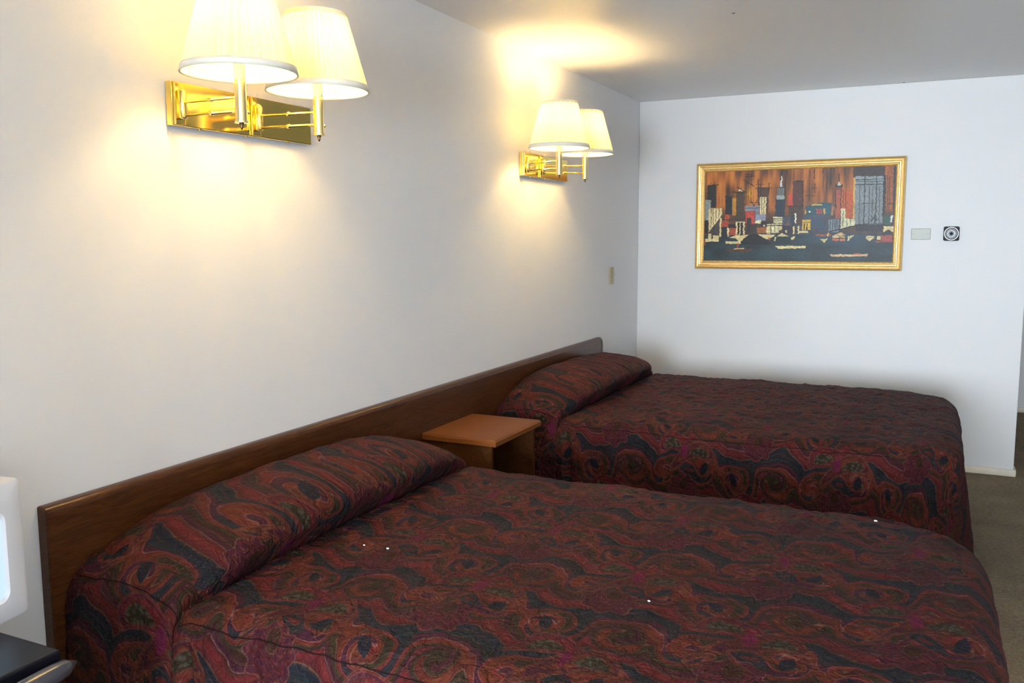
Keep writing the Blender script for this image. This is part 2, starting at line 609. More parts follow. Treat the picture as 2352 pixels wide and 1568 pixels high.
# ------------------------------------------------------------------ headboard
def headboard():
    y0, y1, z0, z1, th = -4.775, -0.822, 0.20, 0.850, 0.034
    # cross-section with a bullnose front top, swept along y; far top corner rounded
    prof = [(0.002, z0), (th, z0), (th, z1 - 0.020)]
    for k in range(1, 9):
        a = k / 8 * PI / 2
        prof.append((th - 0.020 + 0.020 * math.cos(a), z1 - 0.020 + 0.020 * math.sin(a)))
    prof.append((0.002, z1))
    ys = [y0, y0 + 0.004] + [y0 + 0.01 + (y1 - 0.03 - y0) * k / 12 for k in range(13)]
    R = 0.028
    rnd = [(y1 - R + R * math.sin(k / 8 * PI / 2), R * (1 - math.cos(k / 8 * PI / 2))) for k in range(9)]
    rows = [(y0, 0.003, 0.004)] + [(y, 0.0, 0.0) for y in ys[1:]] + [(y, dz, 0.0) for y, dz in rnd]
    bm = bmesh.new()
    rings = []
    for y, dz, dx in rows:
        ring = []
        for (px, pz) in prof:
            zz = pz if pz < z1 - 0.08 else min(pz, z1 - 0.0) - dz
            ring.append(bm.verts.new((max(0.002, px - dx), y, zz)))
        rings.append(ring)
    n = len(prof)
    for a, b in zip(rings, rings[1:]):
        for k in range(n):
            bm.faces.new((a[k], a[(k + 1) % n], b[(k + 1) % n], b[k]))
    bm.faces.new(rings[0])
    bm.faces.new(rings[-1][::-1])
    o = from_bm('headboard', bm, M['walnut'])
    me = o.data
    me.polygons.foreach_set('use_smooth', [len(p_.vertices) == 4 for p_ in me.polygons])
    try:
        me.set_sharp_from_angle(angle=math.radians(35))
    except Exception:
        pass
    tag(o, 'long dark walnut headboard panel running along the wall behind both beds', 'headboard')


headboard()


# ------------------------------------------------------------------ beds
def vnoise(x, y, seed=0):
    rng = np.random.RandomState(seed)
    tab = rng.rand(256, 256)
    xi, yi = np.floor(x).astype(int), np.floor(y).astype(int)
    fx, fy = x - xi, y - yi
    fx, fy = fx * fx * (3 - 2 * fx), fy * fy * (3 - 2 * fy)
    a = tab[xi % 256, yi % 256]; b = tab[(xi + 1) % 256, yi % 256]
    c = tab[xi % 256, (yi + 1) % 256]; d = tab[(xi + 1) % 256, (yi + 1) % 256]
    return (a * (1 - fx) + b * fx) * (1 - fy) + (c * (1 - fx) + d * fx) * fy - 0.5


def bed(yc, label, seed, flare, ztop=0.648, half=0.795, xfoot=2.09):
    root = empty('bed', (0, yc, 0))
    tag(root, label, 'bed', 'queen beds along the headboard wall')
    # hidden body
    from_bm('mattress', box_bm(0.06, 1.98, -0.70, 0.70, 0.10, 0.575, 0.06, 3), M['paisley_seam'], root, True)
    R = 0.085
    x0, xf, wh, rc = 0.038, xfoot - R, half - R, 0.24
    XC, PK, PH = 0.362, 0.175, 0.160                       # tuck crease, pillow crest, pillow height
    xs = list(np.linspace(x0, 0.30, 44)) + list(np.linspace(0.303, 0.44, 40)) + list(np.linspace(0.448, xf - rc, 150)) + \
        list(xf - rc + rc * np.sin(np.linspace(0, PI / 2, 34)[1:]))
    xs = np.array(xs)
    nv = 190
    vs = np.linspace(-1, 1, nv)
    hw = np.where(xs < xf - rc, wh, wh - rc + np.sqrt(np.clip(rc ** 2 - (xs - (xf - rc)) ** 2, 0, None)))

    def pillow(x, y):
        e = np.clip(1 - (np.abs(y) / (half - 0.018)) ** 3.8, 0, 1) ** 0.8
        wob = 0.018 * vnoise(y * 5 + 3, x * 0 + 1, seed + 5)
        xc = XC + wob
        t_ = np.clip((x - PK) / (xc - PK), 0, 1)
        ph = t_ * math.radians(135)
        c0 = math.cos(math.radians(135))
        front = np.clip((np.cos(ph) - c0) / (1 - c0), 0, 1) ** 0.85
        A_ = (xc - PK) / math.sin(math.radians(135))
        shift = np.where((t_ > 0) & (t_ < 1), PK + A_ * np.sin(ph) - x, 0.0)
        b_ = np.clip((PK - x) / (PK - x0), 0, 1)
        back = 1 - 0.26 * b_ ** 2
        g = np.where(x > PK, front, back)
        h_ = PH * (1 + 0.10 * vnoise(x * 6, y * 2.2, seed + 9))
        sink = -0.024 * np.exp(-((x - xc - 0.006) / 0.020) ** 2)
        return h_ * e * g + sink * (0.35 + 0.65 * e), e * g, shift * e

    def wrinkle(u, v, amp=1.0):
        d = 0.0070 * vnoise(u * 9, v * 9, seed) + 0.0070 * vnoise(u * 26 + 7, v * 20, seed + 1) \
            + 0.0042 * vnoise(u * 55, v * 48, seed + 2)
        d = d + 0.010 * vnoise(u * 2.2, v * 2.2, seed + 3)
        return d * amp

    Xg, Vg = np.meshgrid(xs, vs, indexing='ij')
    Yg = Vg * hw[:, None]
    P, _, SH = pillow(Xg, Yg)
    sag = -0.010 * (np.abs(Vg) ** 6)
    Zg = ztop + P + wrinkle(Xg, Yg) + sag
    nx = len(xs)
    co = np.stack([Xg + SH, Yg, Zg], -1).reshape(-1, 3)
    uv = np.stack([Xg, Yg + (Xg * 0)], -1).reshape(-1, 2)
    idx = np.arange(nx * nv).reshape(nx, nv)
    q = np.stack([idx[:-1, :-1], idx[1:, :-1], idx[1:, 1:], idx[:-1, 1:]], -1).reshape(-1, 4)
    faces = [q]
    # boundary: near side (v=-1) from head to foot, foot edge, far side back to head
    near = [(i, 0) for i in range(nx)]
    foot = [(nx - 1, j) for j in range(1, nv)]
    far = [(i, nv - 1) for i in range(nx - 2, -1, -1)]
    bl = near + foot + far
    bi = np.array([idx[i, j] for i, j in bl])
    B = co[bi]
    # outward normals from the rounded rectangle
    N = np.zeros((len(bl), 2))
    for k, (i, j) in enumerate(bl):
        x_, y_ = B[k, 0], B[k, 1]
        cx_, cy_ = min(x_, xf - rc), max(-(wh - rc), min(wh - rc, y_))
        d = np.array([x_ - cx_ if x_ > xf - rc else 0.0, y_ - cy_])
        N[k] = d / (np.linalg.norm(d) + 1e-9)
    S = np.concatenate([[0], np.cumsum(np.linalg.norm(np.diff(B[:, :2], axis=0), axis=1))])
    arc = np.linspace(0, 1, 13)[1:]
    drop = np.linspace(0, 1, 52)[1:] ** 1.05
    prev = bi
    base = len(co)
    allco, alluv = [co], [uv]
    bx, by = B[:, 0], B[:, 1]
    _, pg, _ = pillow(bx, by * 0.93)
    corner = np.exp(-((bx - (xf - 0.10)) / 0.16) ** 2) * (np.abs(by) > 0.35)
    isside = (bx < xf - 0.02)
    lastR, lastZ = 0.0, 0.0
    nb = len(bl)
    for stage, arr in (('arc', arc), ('drop', drop)):
        for tt in arr:
            if stage == 'arc':
                th = tt * PI / 2
                out = R * np.sin(th) * np.ones(nb)
                dn = R * (1 - np.cos(th)) * np.ones(nb)
                ln = R * th
                hang = 0.0
                fold_a = 0.35 * tt
            else:
                zb = B[:, 2] - R
                dn = R + tt * (zb - 0.018)
                hang = tt
                out = R + flare * tt * np.ones(nb)
                ln = R * PI / 2 + tt * 0.55
                fold_a = 0.35 + 0.65 * min(1, tt * 2.2)
            # gathers: narrow puckers under the edge, broad folds lower down
            gath = 0.022 * vnoise(S * 24, np.full(nb, hang * 1.4), seed + 11) + 0.026 * vnoise(S * 11, np.full(nb, hang * 1.2), seed + 12) \
                + 0.034 * hang * vnoise(S * 5, np.full(nb, hang * 0.6), seed + 13)
            out = out + gath * fold_a * (0.6 + 0.8 * isside)
            # pillow bulge over the side and the crease that continues down from the tuck
            out = out + 0.025 * pg * np.sin(min(1.0, tt if stage == 'arc' else 1.0) * PI / 2) * (1 - 0.5 * hang)
            out = out - 0.040 * np.exp(-((bx - XC - 0.05 - 0.06 * hang) / 0.018) ** 2) * fold_a * (1 - 0.3 * hang) * (bx < 0.7)
            # foot corners: surplus cloth folds
            cf = np.cos((S - S[len(near)]) * 30.0) if True else 0
            out = out + corner * (0.034 * hang) * cf
            wr = wrinkle(bx + N[:, 0] * ln + 10, by + N[:, 1] * ln, 1.0)
            px = bx + N[:, 0] * (out + wr * 0.6 * (stage == 'drop'))
            py = by + N[:, 1] * (out + wr * 0.6 * (stage == 'drop'))
            px = np.maximum(px, x0)
            pz = B[:, 2] - dn + (wr * (1 - tt) if stage == 'arc' else 0)
            allco.append(np.stack([px, py, np.maximum(pz, 0.012)], -1))
            alluv.append(np.stack([bx + N[:, 0] * ln, by + N[:, 1] * ln], -1))
            cur = base + np.arange(nb)
            base += nb
            faces.append(np.stack([prev[:-1], cur[:-1], cur[1:], prev[1:]], -1))
            prev = cur
    co = np.concatenate(allco)
    uv = np.concatenate(alluv)
    fc = np.concatenate(faces)
    me = bpy.data.meshes.new('bedspread')
    me.vertices.add(len(co))
    me.vertices.foreach_set('co', co.astype(np.float32).ravel())
    me.loops.add(len(fc) * 4)
    me.loops.foreach_set('vertex_index', fc.astype(np.int32).ravel())
    me.polygons.add(len(fc))
    me.polygons.foreach_set('loop_start', (np.arange(len(fc)) * 4).astype(np.int32))
    me.update(calc_edges=True)
    ul = me.uv_layers.new(name='cloth')
    uvo = uv.copy()
    uvo[:, 1] = uvo[:, 1] + yc
    ul.data.foreach_set('uv', uvo[fc.ravel()].astype(np.float32).ravel())
    me.validate()
    o = link('bedspread', me, M['paisley'], root, True)
    # sewn seam along the near and far edges of the top panel
    for side in (-1, 1):
        bm = bmesh.new()
        pts = []
        for x_ in np.linspace(0.06, 1.80, 180):
            k = np.argmin(np.abs(bx - x_) + (np.sign(by) != side) * 10)
            r_ring = 6
            p_ = allco[1 + r_ring][k]
            q_ = allco[1 + r_ring + 1][k]
            pts.append((p_, q_))
        nn = Vector((0, side * 0.5, 0.85))
        prev_ = None
        for (p_, q_) in pts:
            a = Vector(p_) + nn * 0.0016
            b = Vector(p_).lerp(Vector(q_), 0.24) + nn * 0.0016
            va, vb = bm.verts.new(a), bm.verts.new(b)
            if prev_:
                bm.faces.new((prev_[0], va, vb, prev_[1]))
            prev_ = (va, vb)
        from_bm('seam', bm, M['paisley_seam'], o, True)
    return root


bed(-3.982, 'nearer bed under a dark red paisley quilted bedspread, beside the white television', 3, 0.05, half=0.742, xfoot=2.115)
bed(-1.58, 'farther bed under a dark red paisley quilted bedspread, below the framed cityscape', 21, 0.05)


# ------------------------------------------------------------------ nightstand
def nightstand():
    r = empty('nightstand', (0.036, -2.83, 0.30))
    tag(r, 'small brown wooden nightstand with open front between the two beds', 'nightstand')
    W, D, T = 0.455, 0.345, 0.380            # local z of the top surface
    # top with a chamfered front and side lip
    bm = bmesh.new()
    rows = [(0.000, T - 0.026), (0.000, T - 0.008), (0.006, T)]
    outl = lambda ins: [(0, -W / 2 + ins), (D - ins * 1.6, -W / 2 + ins), (D - ins * 1.6, W / 2 - ins), (0, W / 2 - ins)]
    rings = [[bm.verts.new((x_, y_, z_)) for x_, y_ in outl(i_)] for i_, z_ in rows]
    for a, b in zip(rings, rings[1:]):
        for k in range(4):
            bm.faces.new((a[k], a[(k + 1) % 4], b[(k + 1) % 4], b[k]))
    bm.faces.new(rings[0][::-1]); bm.faces.new(rings[-1])
    from_bm('top', bm, M['oak'], r)
    for s in (-1, 1):
        y_ = s * (W / 2 - 0.022)
        from_bm('side_panel', box_bm(0, D - 0.025, y_ - 0.008, y_ + 0.008, 0.0, T - 0.0265, 0.001, 1), M['walnut'], r)
    from_bm('bottom_shelf', box_bm(0, D - 0.030, -W / 2 + 0.031, W / 2 - 0.031, 0.0, 0.018, 0.001, 1), M['walnut'], r)
    from_bm('back_panel', box_bm(0, 0.008, -W / 2 + 0.031, W / 2 - 0.031, 0.019, T - 0.0265), M['walnut'], r)


nightstand()


# ------------------------------------------------------------------ wall sconces
def sconce(yc, lamps, label):
    """lamps: list of (pivot y, stem x, stem y)"""
    r = empty('wall_sconce', (0, yc, 1.865))
    tag(r, label, 'wall lamp', 'brass double-arm wall sconces')
    hz, hy = 0.060, 0.300
    pl = from_bm('back_plate', box_bm(0.001, 0.024, -hy, hy, -hz, hz, 0.0025, 2), M['brass'], r)
    for k in (-0.19, 0.0, 0.19):
        from_bm('screw', lathe_bm([(0.0, -0.004), (0.004, -0.0035), (0.005, -0.0003)], 12, (0.012, k, -hz)), M['brass_satin'], pl, True)
    for (pv, sx, sy) in lamps:
        pv -= yc
        sy -= yc
        # pivot: flat strip with a round upright on it
        piv = from_bm('pivot_bracket', box_bm(0.0243, 0.032, pv - 0.018, pv + 0.018, -hz + 0.002, hz - 0.002, 0.002, 2), M['brass'], r)
        from_bm('pivot_post', lathe_bm([(0.0, -0.043), (0.010, -0.043), (0.012, -0.040), (0.012, 0.030), (0.009, 0.036), (0.0, 0.038)], 24, (0.041, pv, 0)),
                M['brass'], piv, True)
        # stem of the lamp
        st = from_bm('lamp_stem', lathe_bm([(0.0, -0.066), (0.0185, -0.066), (0.0185, -0.061), (0.0155, -0.060), (0.0155, 0.046), (0.0, 0.046)], 32,
                                           (sx, sy, 0)), M['brass_satin'], r)
        st.data.polygons.foreach_set('use_smooth', [len(p_.vertices) == 4 for p_ in st.data.polygons])
        st.data.set_sharp_from_angle(angle=math.radians(40))
        from_bm('candle_sleeve', lathe_bm([(0.0, 0.047), (0.0145, 0.047), (0.0145, 0.128), (0.012, 0.131), (0.012, 0.153), (0.0, 0.153)], 24, (sx, sy, 0)),
                M['sleeve'], st, True)
        from_bm('finial', lathe_bm([(0.0, -0.084), (0.0025, -0.083), (0.003, -0.079), (0.0055, -0.076), (0.003, -0.073), (0.0065, -0.070), (0.0065, -0.0665), (0.0, -0.0665)],
                                   16, (sx, sy, 0)), M['dark_brass'], st, True)
        from_bm('switch_knob', lathe_bm([(0.0, 0.0), (0.002, 0.0), (0.002, 0.008), (0.005, 0.009), (0.005, 0.014), (0.0, 0.015)], 12, (sx, sy + 0.015, -0.035), 'y'),
                M['brass_satin'], st, True)
        for zz in (0.002, -0.034):
            d = Vector((sx - 0.05, sy - pv, 0))
            L = d.length - 0.010
            bmr = lathe_bm([(0.0036, 0.0), (0.0036, L * 0.47), (0.0066, L * 0.48), (0.0066, L * 0.53), (0.0036, L * 0.54), (0.0036, L)], 14, (0, 0, 0), 'x')
            ang = math.atan2(d.y, d.x)
            bmesh.ops.rotate(bmr, verts=bmr.verts, cent=(0, 0, 0), matrix=Matrix.Rotation(ang, 3, 'Z'))
            bmesh.ops.translate(bmr, verts=bmr.verts, vec=(0.05, pv, zz))
            from_bm('swing_arm', bmr, M['brass'], r, True)
        # pleated shade, open at both ends
        zb, zt, rb, rt = 0.063, 0.285, 0.150, 0.088
        rng = random.Random(int(abs(sy + yc) * 1000))
        ph = [rng.random() for _ in range(121)]
        seg, rows = 480, 8
        bm = bmesh.new()
        rings = []
        for i in range(rows + 1):
            f_ = i / rows
            ring = []
            for k in range(seg):
                a = 2 * PI * k / seg
                pl_ = k % 4
                amp = (0.6 + 0.8 * ph[(k // 4) % 120]) * 0.0019 * (1, 0.25, -1, 0.25)[pl_]
                tilt = (ph[(k // 4 + 7) % 120] - 0.5) * 0.012 * f_
                rad = rb + (rt - rb) * f_ + amp
                ring.append(bm.verts.new((sx + rad * math.cos(a + tilt), sy + rad * math.sin(a + tilt), zb + (zt - zb) * f_)))
            rings.append(ring)
        for a, b in zip(rings, rings[1:]):
            for k in range(seg):
                bm.faces.new((a[k], a[(k + 1) % seg], b[(k + 1) % seg], b[k]))
        sh = from_bm('lampshade', bm, M['shade'], r)
        for (rr, zz, hh) in ((rb, zb, 0.017), (rt, zt - 0.010, 0.012)):
            sl = (rt - rb) / (zt - zb)
            pr = [(rr + 0.0030, zz - 0.002), (rr + 0.0034 + sl * hh, zz + hh), (rr + 0.0016 + sl * hh, zz + hh), (rr - 0.0022, zz - 0.002), (rr + 0.0030, zz - 0.002)]
            bmt = bmesh.new()
            rg = []
            for (r_, z_) in pr[:4]:
                rg.append([bmt.verts.new((sx + r_ * math.cos(2 * PI * k / 96), sy + r_ * math.sin(2 * PI * k / 96), z_)) for k in range(96)])
            for i in range(4):
                a, b = rg[i], rg[(i + 1) % 4]
                for k in range(96):
                    bmt.faces.new((a[k], a[(k + 1) % 96], b[(k + 1) % 96], b[k]))
            from_bm('trim_band', bmt, M['shade_trim'], sh, True)
        from_bm('bulb', lathe_bm([(0.0, 0.154), (0.013, 0.155), (0.014, 0.165), (0.026, 0.191), (0.030, 0.208), (0.026, 0.226), (0.014, 0.237), (0.0, 0.240)], 10, (sx, sy, 0)),
                M['bulb'], r, True)
    return r


sconce(-4.012, [(-4.290, 0.250, -4.290), (-3.985, 0.250, -3.962)], 'brass double wall sconce with two pleated cream shades above the nearer bed')
sconce(-1.718, [(-2.000, 0.235, -2.050), (-1.800, 0.235, -1.690)], 'brass double wall sconce with two pleated cream shades above the farther bed')


# ------------------------------------------------------------------ framed cityscape
def painting():
    cx, cz = 1.0885, 1.6285
    W, Hh = 1.327, 0.721
    r = empty('framed_painting', (cx, 0, cz - Hh / 2))
    r.rotation_euler = (0, 0, 0)
    tag(r, 'wide cityscape painting in a ribbed gilt frame on the back wall', 'painting')
    zc = Hh / 2
    # moulding profile: (inset from the outer edge, depth out of the wall)
    prof = [(0.000, 0.001), (0.000, 0.026), (0.003, 0.032), (0.008, 0.034), (0.012, 0.031), (0.013, 0.027), (0.017, 0.029), (0.021, 0.028), (0.022, 0.025),
            (0.027, 0.0265), (0.032, 0.025), (0.033, 0.022), (0.038, 0.0225), (0.043, 0.020), (0.044, 0.017), (0.048, 0.018), (0.0565, 0.014), (0.0575, 0.006), (0.0575, 0.001)]
    bm = bmesh.new()
    rings = []
    for ins, dp in prof:
        a, b = W / 2 - ins, Hh / 2 - ins
        rings.append([bm.verts.new((sx * a, -dp, zc + sz * b)) for sx, sz in ((-1, -1), (1, -1), (1, 1), (-1, 1))])
    for a, b in zip(rings, rings[1:]):
        for k in range(4):
            bm.faces.new((a[k], a[(k + 1) % 4], b[(k + 1) % 4], b[k]))
    fr = from_bm('frame', bm, M['gilt'], r)
    # rope beading along the inner lip
    bm = bmesh.new()
    a, b = W / 2 - 0.052, Hh / 2 - 0.052
    step = 0.0135

    def bead(x_, z_, horiz):
        l, w_, h_ = 0.0052, 0.0040, 0.0045
        sk = 0.35
        vs_ = []
        for (i, j) in ((-1, -1), (1, -1), (1, 1), (-1, 1)):
            dx, dz = (i * l + j * w_ * sk, j * w_) if horiz else (j * w_, i * l + j * w_ * sk)
            vs_.append(bm.verts.new((x_ + dx, -0.0155, zc + z_ + dz)))
        tp = bm.verts.new((x_, -0.0155 - h_, zc + z_))
        for k in range(4):
            bm.faces.new((vs_[k], vs_[(k + 1) % 4], tp))

    n = int(2 * a / step)
    for k in range(n):
        for s in (-1, 1):
            bead(-a + (k + .5) * 2 * a / n, s * b, True)
    n = int(2 * b / step)
    for k in range(n):
        for s in (-1, 1):
            bead(s * a, -b + (k + .5) * 2 * b / n, False)
    bd = from_bm('beading', bm, M['gilt'], fr)
    bd['kind'] = 'stuff'
    # canvas: a fine sheet whose vertex colours carry the painted picture
    cw, ch = W - 0.114, Hh - 0.114
    img = paint_city()
    ny, nx = img.shape[:2]
    xs = np.linspace(-cw / 2, cw / 2, nx)
    zs = np.linspace(ch / 2, -ch / 2, ny)
    Xg, Zg = np.meshgrid(xs, zs)
    co = np.stack([Xg, np.full_like(Xg, -0.008), Zg + zc], -1).reshape(-1, 3)
    idx = np.arange(nx * ny).reshape(ny, nx)
    fc = np.stack([idx[1:, :-1], idx[1:, 1:], idx[:-1, 1:], idx[:-1, :-1]], -1).reshape(-1, 4)
    me = bpy.data.meshes.new('canvas')
    me.vertices.add(len(co)); me.vertices.foreach_set('co', co.astype(np.float32).ravel())
    me.loops.add(len(fc) * 4); me.loops.foreach_set('vertex_index', fc.astype(np.int32).ravel())
    me.polygons.add(len(fc)); me.polygons.foreach_set('loop_start', (np.arange(len(fc)) * 4).astype(np.int32))
    me.update(calc_edges=True)
    ca = me.color_attributes.new('paint', 'FLOAT_COLOR', 'POINT')
    lin = np.where(img <= 0.04045, img / 12.92, ((img + 0.055) / 1.055) ** 2.4)
    rgba = np.concatenate([lin, np.ones(lin.shape[:2] + (1,))], -1).reshape(-1, 4)
    ca.data.foreach_set('color', rgba.astype(np.float32).ravel())
    t = NT('oil_paint')
    at = t.n('ShaderNodeVertexColor'); at.layer_name = 'paint'
    nz, _ = t.noise(t.obj(), 120, 3)
    t.set(Base_Color=at.outputs[0], Roughness=0.42)
    t.put(t.bsdf.inputs['Specular IOR Level'], 0.3)
    t.set(Normal=t.bump(nz, 0.3, 0.002))
    link('canvas', me, t.mat, r)
    from_bm('backing_board', box_bm(-cw / 2, cw / 2, -0.006, -0.002, zc - ch / 2, zc + ch / 2), M['walnut'], r)


CITY = (
    (((482,130),(535,132),(537,412),(484,411)),(92,52,44)),
    (((463,400),(540,402),(541,599),(465,598)),(80,55,45)),
    (((461,256),(482,256),(483,398),(462,398)),(214,76,60)),
    (((737,233),(791,235),(794,540),(740,540)),(190,88,40)),
    (((788,-7),(946,2),(947,111),(789,104)),(58,40,30)),
    (((937,91),(951,92),(956,513),(941,512)),(44,38,34)),
    (((956,7),(984,9),(989,453),(961,452)),(165,90,42)),
    (((986,2),(1000,3),(1006,513),(992,513)),(46,40,40)),
    (((947,512),(986,513),(987,613),(948,613)),(56,80,66)),
    (((296,184),(354,187),(355,502),(298,501)),(84,56,38)),
    (((12,146),(64,148),(65,403),(13,401)),(42,41,38)),
    (((1,312),(33,313),(34,542),(1,542)),(150,150,142)),
    (((23,410),(98,409),(99,487),(25,679)),(218,196,142)),
    (((98,487),(90,719),(31,683)),(72,66,62)),
    (((1,540),(23,540),(23,692),(1,692)),(50,26,26)),
    (((87,519),(96,520),(97,730),(87,730)),(218,196,142)),
    (((2,752),(85,752),(85,785),(2,786)),(218,196,142)),
    (((23,692),(41,692),(41,753),(23,753)),(218,196,142)),
    (((49,714),(84,714),(85,784),(49,784)),(218,196,142)),
    (((1,757),(8,757),(8,823),(1,823)),(150,70,40)),
    (((118,289),(156,290),(157,488),(118,488)),(34,34,38)),
    (((156,296),(177,296),(177,491),(157,490)),(190,130,50)),
    (((176,233),(223,234),(224,559),(178,558)),(76,58,45)),
    (((188,220),(191,199),(207,197),(217,223)),(220,210,180)),
    (((114,482),(141,483),(141,544),(114,543)),(172,76,45)),
    (((96,546),(137,547),(137,619),(96,619)),(160,70,45)),
    (((101,619),(129,619),(129,741),(101,741)),(36,36,42)),
    (((130,628),(141,628),(141,730),(131,730)),(218,196,142)),
    (((142,628),(182,628),(182,714),(143,714)),(160,70,50)),
    (((138,590),(187,590),(187,633),(138,633)),(32,28,26)),
    (((179,564),(229,564),(230,703),(179,703)),(218,196,142)),
    (((188,574),(200,575),(201,698),(188,698)),(32,28,26)),
    (((205,569),(219,569),(219,703),(206,703)),(32,28,26)),
    (((229,385),(305,387),(305,446),(229,445)),(140,138,150)),
    (((229,452),(280,453),(281,588),(229,588)),(192,70,55)),
    (((237,520),(265,520),(265,693),(238,692)),(55,40,40)),
    (((284,446),(305,446),(306,491),(285,491)),(120,120,130)),
    (((285,480),(341,481),(341,551),(285,550)),(146,146,162)),
    (((307,293),(342,294),(343,483),(308,483)),(226,206,150)),
    (((285,549),(317,549),(317,584),(285,584)),(226,220,180)),
    (((259,591),(296,592),(296,695),(259,695)),(60,50,48)),
    (((296,629),(349,629),(349,695),(296,695)),(165,100,52)),
    (((319,565),(351,566),(351,619),(319,618)),(40,34,40)),
    (((329,602),(339,603),(339,618),(329,618)),(218,196,142)),
    (((419,12),(421,13),(431,192),(411,191)),(32,28,26)),
    (((419,70),(423,70),(428,190),(413,189)),(214,208,196)),
    (((400,194),(436,195),(437,280),(401,279)),(132,132,130)),
    (((397,278),(440,280),(440,326),(397,325)),(166,172,166)),
    (((393,324),(443,326),(444,510),(394,509)),(44,49,60)),
    (((383,515),(432,516),(433,581),(383,581)),(222,212,162)),
    (((351,587),(414,587),(414,640),(351,640)),(218,196,142)),
    (((374,598),(413,598),(414,691),(375,691)),(224,214,160)),
    (((347,624),(371,624),(371,703),(347,703)),(218,196,142)),
    (((416,587),(431,588),(431,661),(416,661)),(218,196,142)),
    (((433,519),(475,520),(476,611),(434,611)),(76,76,86)),
    (((457,556),(462,557),(463,609),(457,609)),(150,80,50)),
    (((474,494),(499,494),(499,599),(475,599)),(52,52,60)),
    (((497,476),(505,476),(506,586),(498,586)),(226,222,200)),
    (((431,609),(490,609),(491,703),(432,703)),(54,44,52)),
    (((489,618),(498,618),(498,701),(490,701)),(218,196,142)),
    (((515,618),(524,618),(524,701),(515,701)),(218,196,142)),
    (((524,667),(570,667),(570,692),(524,692)),(218,196,142)),
    (((451,661),(460,661),(460,691),(451,691)),(218,196,142)),
    (((538,547),(581,548),(582,660),(539,660)),(218,174,62)),
    (((547,584),(552,584),(553,660),(548,660)),(32,28,26)),
    (((560,589),(566,589),(567,660),(561,660)),(32,28,26)),
    (((552,402),(640,363),(689,375),(690,508),(553,495)),(52,84,92)),
    (((585,382),(636,383),(636,399),(585,398)),(210,180,90)),
    (((609,429),(616,429),(617,488),(610,488)),(190,70,60)),
    (((621,433),(628,433),(628,486),(622,486)),(190,70,60)),
    (((632,433),(638,433),(639,487),(633,486)),(180,70,60)),
    (((646,430),(655,430),(656,488),(647,488)),(205,160,70)),
    (((548,438),(556,438),(556,487),(548,487)),(205,160,70)),
    (((570,452),(580,452),(580,473),(570,473)),(220,214,190)),
    (((685,405),(698,406),(699,504),(685,504)),(170,110,50)),
    (((698,201),(737,203),(737,248),(698,247)),(120,66,40)),
    (((705,232),(730,233),(733,542),(708,541)),(164,84,60)),
    (((700,176),(737,177),(737,205),(700,203)),(32,28,26)),
    (((718,134),(710,187),(728,188)),(205,200,190)),
    (((792,114),(801,114),(805,553),(796,553)),(214,168,90)),
    (((801,97),(938,104),(943,605),(806,604)),(132,137,138)),
    (((801,97),(938,104),(939,183),(802,177)),(146,152,154)),
    (((673,547),(729,548),(730,685),(675,685)),(122,132,138)),
    (((735,437),(758,438),(759,540),(806,551),(807,617),(737,650)),(216,210,166)),
    (((807,622),(833,607),(953,603),(954,686),(819,673)),(48,43,43)),
    (((983,513),(991,513),(991,583),(983,583)),(210,210,200)),
    (((951,628),(998,629),(999,686),(951,686)),(218,196,142)),
    (((944,699),(972,659),(1001,699)),(32,28,26)),
    (((939,722),(996,722),(997,787),(940,787)),(170,82,72)),
    (((921,729),(937,729),(938,767),(921,767)),(218,196,142)),
    (((914,780),(996,780),(997,795),(914,795)),(150,70,60)),
    (((201,821),(225,741),(256,709),(283,701),(315,714),(354,780),(373,804),(368,820)),(28,26,26)),
    (((144,746),(179,714),(252,710),(225,746),(209,787),(198,787),(177,746)),(218,196,142)),
    (((301,705),(394,712),(390,727),(354,762),(330,740)),(218,196,142)),
    (((123,782),(207,781),(207,810),(123,811)),(222,206,150)),
    (((187,805),(196,805),(196,858),(188,858)),(190,84,50)),
    (((169,861),(229,858),(229,877),(172,881)),(222,184,130)),
    (((126,878),(276,863),(252,904),(139,908)),(84,54,36)),
    (((390,727),(483,727),(484,809),(391,809)),(34,46,42)),
    (((401,729),(419,705),(435,693),(468,727)),(218,196,142)),
    (((392,735),(399,735),(400,779),(392,779)),(218,196,142)),
    (((478,740),(499,724),(499,756),(481,766)),(218,196,142)),
    (((359,740),(370,740),(370,772),(359,772)),(190,90,50)),
    (((395,835),(566,833),(554,860),(412,863)),(226,206,142)),
    (((683,923),(880,921),(874,944),(699,948)),(216,176,126)),
    (((807,911),(839,910),(839,927),(807,927)),(190,90,64)),
    (((612,707),(688,707),(688,726),(613,726)),(178,90,58)),
    (((670,693),(677,693),(677,730),(670,730)),(218,196,142)),
    (((634,756),(674,755),(654,799)),(218,196,142)),
    (((863,747),(910,747),(883,782)),(218,196,142)),
    (((866,728),(905,728),(905,742),(866,742)),(218,196,142)),
    (((696,726),(741,685),(767,722)),(206,170,116)),
    (((696,730),(732,730),(732,745),(696,745)),(218,196,142)),
    (((736,729),(761,729),(761,747),(736,747)),(190,150,80)),
    (((697,753),(732,753),(732,778),(697,778)),(186,96,66)),
    (((736,753),(762,753),(762,781),(736,781)),(200,120,80)),
    (((786,760),(806,719),(786,726)),(218,196,142)),
    (((775,729),(783,729),(783,776),(775,776)),(218,196,142)),
)
